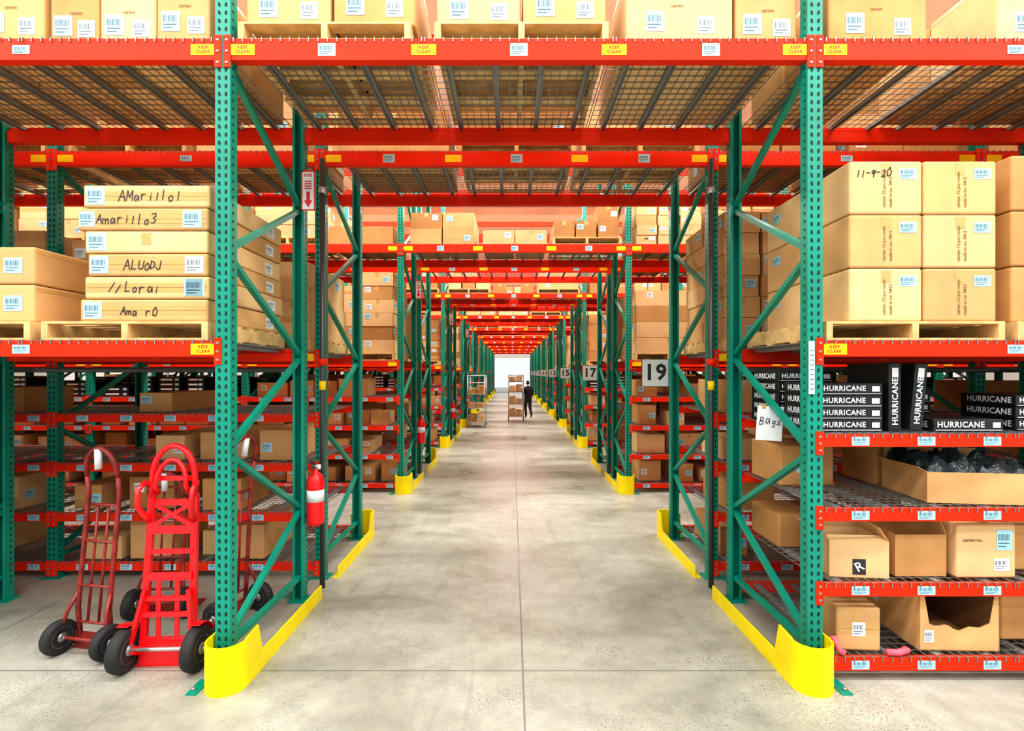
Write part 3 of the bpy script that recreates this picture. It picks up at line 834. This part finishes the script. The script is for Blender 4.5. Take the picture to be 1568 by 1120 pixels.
def person(loc, rz):
    root = bpy.data.objects.new('walking_person', None); COL.objects.link(root)
    P = [ (0,0,.93,.16,.13),
          (0,0,1.08,.16,.12), (0,.0,1.25,.19,.13), (0,.01,1.38,.17,.12), (0,.02,1.46,.065,.06), (0,.03,1.53,.05,.05),
          (-.09,0,.86,.11,.11), (-.09,.12,.47,.078,.078), (-.09,.02,.1,.05,.052), (-.09,.06,.05,.045,.04), (-.09,.17,.035,.038,.03),
          (.09,0,.86,.11,.11), (.09,-.02,.47,.078,.078), (.09,-.22,.14,.05,.052), (.09,-.2,.07,.045,.04), (.09,-.09,.035,.038,.03),
          (-.2,.01,1.37,.075,.075), (-.25,-.05,1.12,.06,.06), (-.24,.05,.90,.04,.04),
          (.2,.01,1.37,.075,.075), (.25,.03,1.12,.06,.06), (.24,.18,.95,.04,.04)]
    Ed = [(0,1),(1,2),(2,3),(3,4),(4,5),(0,6),(6,7),(7,8),(8,9),(9,10),(0,11),(11,12),(12,13),(13,14),(14,15),(3,16),(16,17),(17,18),(3,19),(19,20),(20,21)]
    b = skin_obj('body', P, Ed, ['cloth_dark','cloth_pants','skin','shoe'])
    for f in b.data.polygons:
        z = f.center.z; x = abs(f.center.x)
        f.material_index = 3 if z < .09 else (1 if (z < .93 and x < .19) else (2 if z > 1.49 else 0))
    b.parent = root
    bm = bmesh.new(); bmesh.ops.create_uvsphere(bm, u_segments=24, v_segments=18, radius=.1)
    for v in bm.verts:
        v.co.x *= .78; v.co.z *= 1.18
        if v.co.z < 0: v.co.x *= 1-.25*(-v.co.z/.118); v.co.y += .012*(-v.co.z/.118)
    me = bpy.data.meshes.new('head'); bm.to_mesh(me); bm.free()
    me.materials.append(MAT['skin']); me.materials.append(MAT['hair'])
    for f in me.polygons:
        f.use_smooth = True
        c_ = f.center; f.material_index = 1 if (c_.z > .055 or (c_.y < .0 and c_.z > -.06)) else 0
    h = bpy.data.objects.new('head', me); COL.objects.link(h); h.location = (0,.035,1.63); h.parent = root
    mb = MB()
    mb.tube([(0,.092,.01),(0,.112,-.02),(0,.098,-.03)], [.008,.013,.006], 'skin', 8)
    for s in (-1,1):
        mb.lathe([(.0,-.006),(.011,0),(0,.006)], 'label_white', 10, Matrix.Translation((s*.03,.087,.008)) @ Matrix.Rotation(math.pi/2,4,'X'))
        mb.lathe([(.0,-.006),(.005,0),(0,.006)], 'ink', 8, Matrix.Translation((s*.03,.092,.008)) @ Matrix.Rotation(math.pi/2,4,'X'))
        mb.tube([(s*.076,.0,.02),(s*.084,-.01,0),(s*.076,0,-.025)], [.008,.012,.007], 'skin', 8)
    mb.tube([(-.022,.088,-.052),(0,.094,-.054),(.022,.088,-.052)], [.004,.006,.004], 'ink_red', 6)
    f = mb.obj('face', (0,.035,1.63), 0, root)
    for s, wr in ((-1, Vector((-.24,.05,.90))), (1, Vector((.24,.18,.95)))):
        mb = MB(); d = Vector((0,.35,-.93)).normalized() if s < 0 else Vector((0,.8,-.6)).normalized()
        up = Vector((s*-1,0,0)); side = d.cross(up).normalized()
        mb.tube([wr, wr+d*.04, wr+d*.09], [.024,.034,.03], 'skin', 8)
        for i, L in enumerate((.06,.07,.065,.05)):
            o_ = wr+d*.085+side*(i-1.5)*.018
            mb.tube([o_, o_+d*L*.5, o_+d*L*.85+up*L*.35], [.0095,.009,.007], 'skin', 6)
        o_ = wr+d*.03+side*-.03
        mb.tube([o_, o_+d*.03-side*.025, o_+d*.06-side*.025+up*.01], [.011,.01,.008], 'skin', 6)
        mb.obj('hand', (0,0,0), 0, root)
    root.location = loc; root.rotation_euler = (0,0,rz); root.scale = (.93,.93,.93)
person((.70, 21.7, 0), .35)

# ------------------------------------------------------------------ building shell
def simple(name, boxes, mat):
    mb = MB()
    for b in boxes: mb.box(*b, mat)
    return mb.obj(name)
YE = 54.0
simple('floor', [(-14, 14, -9, YE+14, -.1, 0)], 'floor')
simple('ceiling', [(-14, 14, -9, YE+.2, 8.2, 8.4)], 'ceiling_white')
simple('wall_left', [(-14.2, -14, -9, YE+.2, 0, 8.4)], 'wall_white')
simple('wall_right', [(14, 14.2, -9, YE+.2, 0, 8.4)], 'wall_white')
simple('wall_far', [(-14, -1.9, YE, YE+.2, 0, 8.2), (1.95, 14, YE, YE+.2, 0, 8.2), (-1.9, 1.95, YE, YE+.2, 3.6, 8.2)], 'wall_white')

def lamp(x, y, z, sx, sy, power):
    mb = MB(); mb.box(-sx/2-.05, sx/2+.05, -sy/2-.05, sy/2+.05, .01, .1, 'steel_light')
    for t in (-.4, .4): mb.tube([(sx*t,0,.1),(sx*t,0,8.199-z)], .01, 'steel_light', 6)
    h = mb.obj('ceiling_lamp', (x, y, z))
    l = bpy.data.lights.new('lamp_tube', 'AREA'); l.shape = 'RECTANGLE'; l.size = sx; l.size_y = sy; l.energy = power
    l.color = (1, .985, .95)
    o = bpy.data.objects.new('lamp_tube', l); COL.objects.link(o); o.parent = h
for i in range(NP):
    y = Y0+i*PER-1.1 if i else 1.2
    lamp(0, y, 7.4, 24, .6, 1450 if i else 1050)
lamp(0, -1.5, 7.4, 24, 1.0, 850); lamp(0, -5.0, 7.4, 24, 1.0, 850)  # extra unseen lamps added behind the camera as fill on the rack fronts

w = bpy.data.worlds.new('World'); SC.world = w; w.use_nodes = True
bg = w.node_tree.nodes['Background']; bg.inputs[0].default_value = (.95, .975, 1, 1); bg.inputs[1].default_value = .85

cam = bpy.data.cameras.new('camera'); co = bpy.data.objects.new('camera', cam); COL.objects.link(co)
co.location = (0, 0, 1.93); co.rotation_euler = (math.pi/2, 0, 0)
cam.sensor_width = 36; cam.lens = 36*760/1568; cam.shift_y = 12/1568; cam.clip_start = .05; cam.clip_end = 200
SC.camera = co
SC.view_settings.view_transform = 'Standard'
try: SC.view_settings.look = 'Medium High Contrast'
except Exception as e: print('look', e)
SC.view_settings.exposure = 0
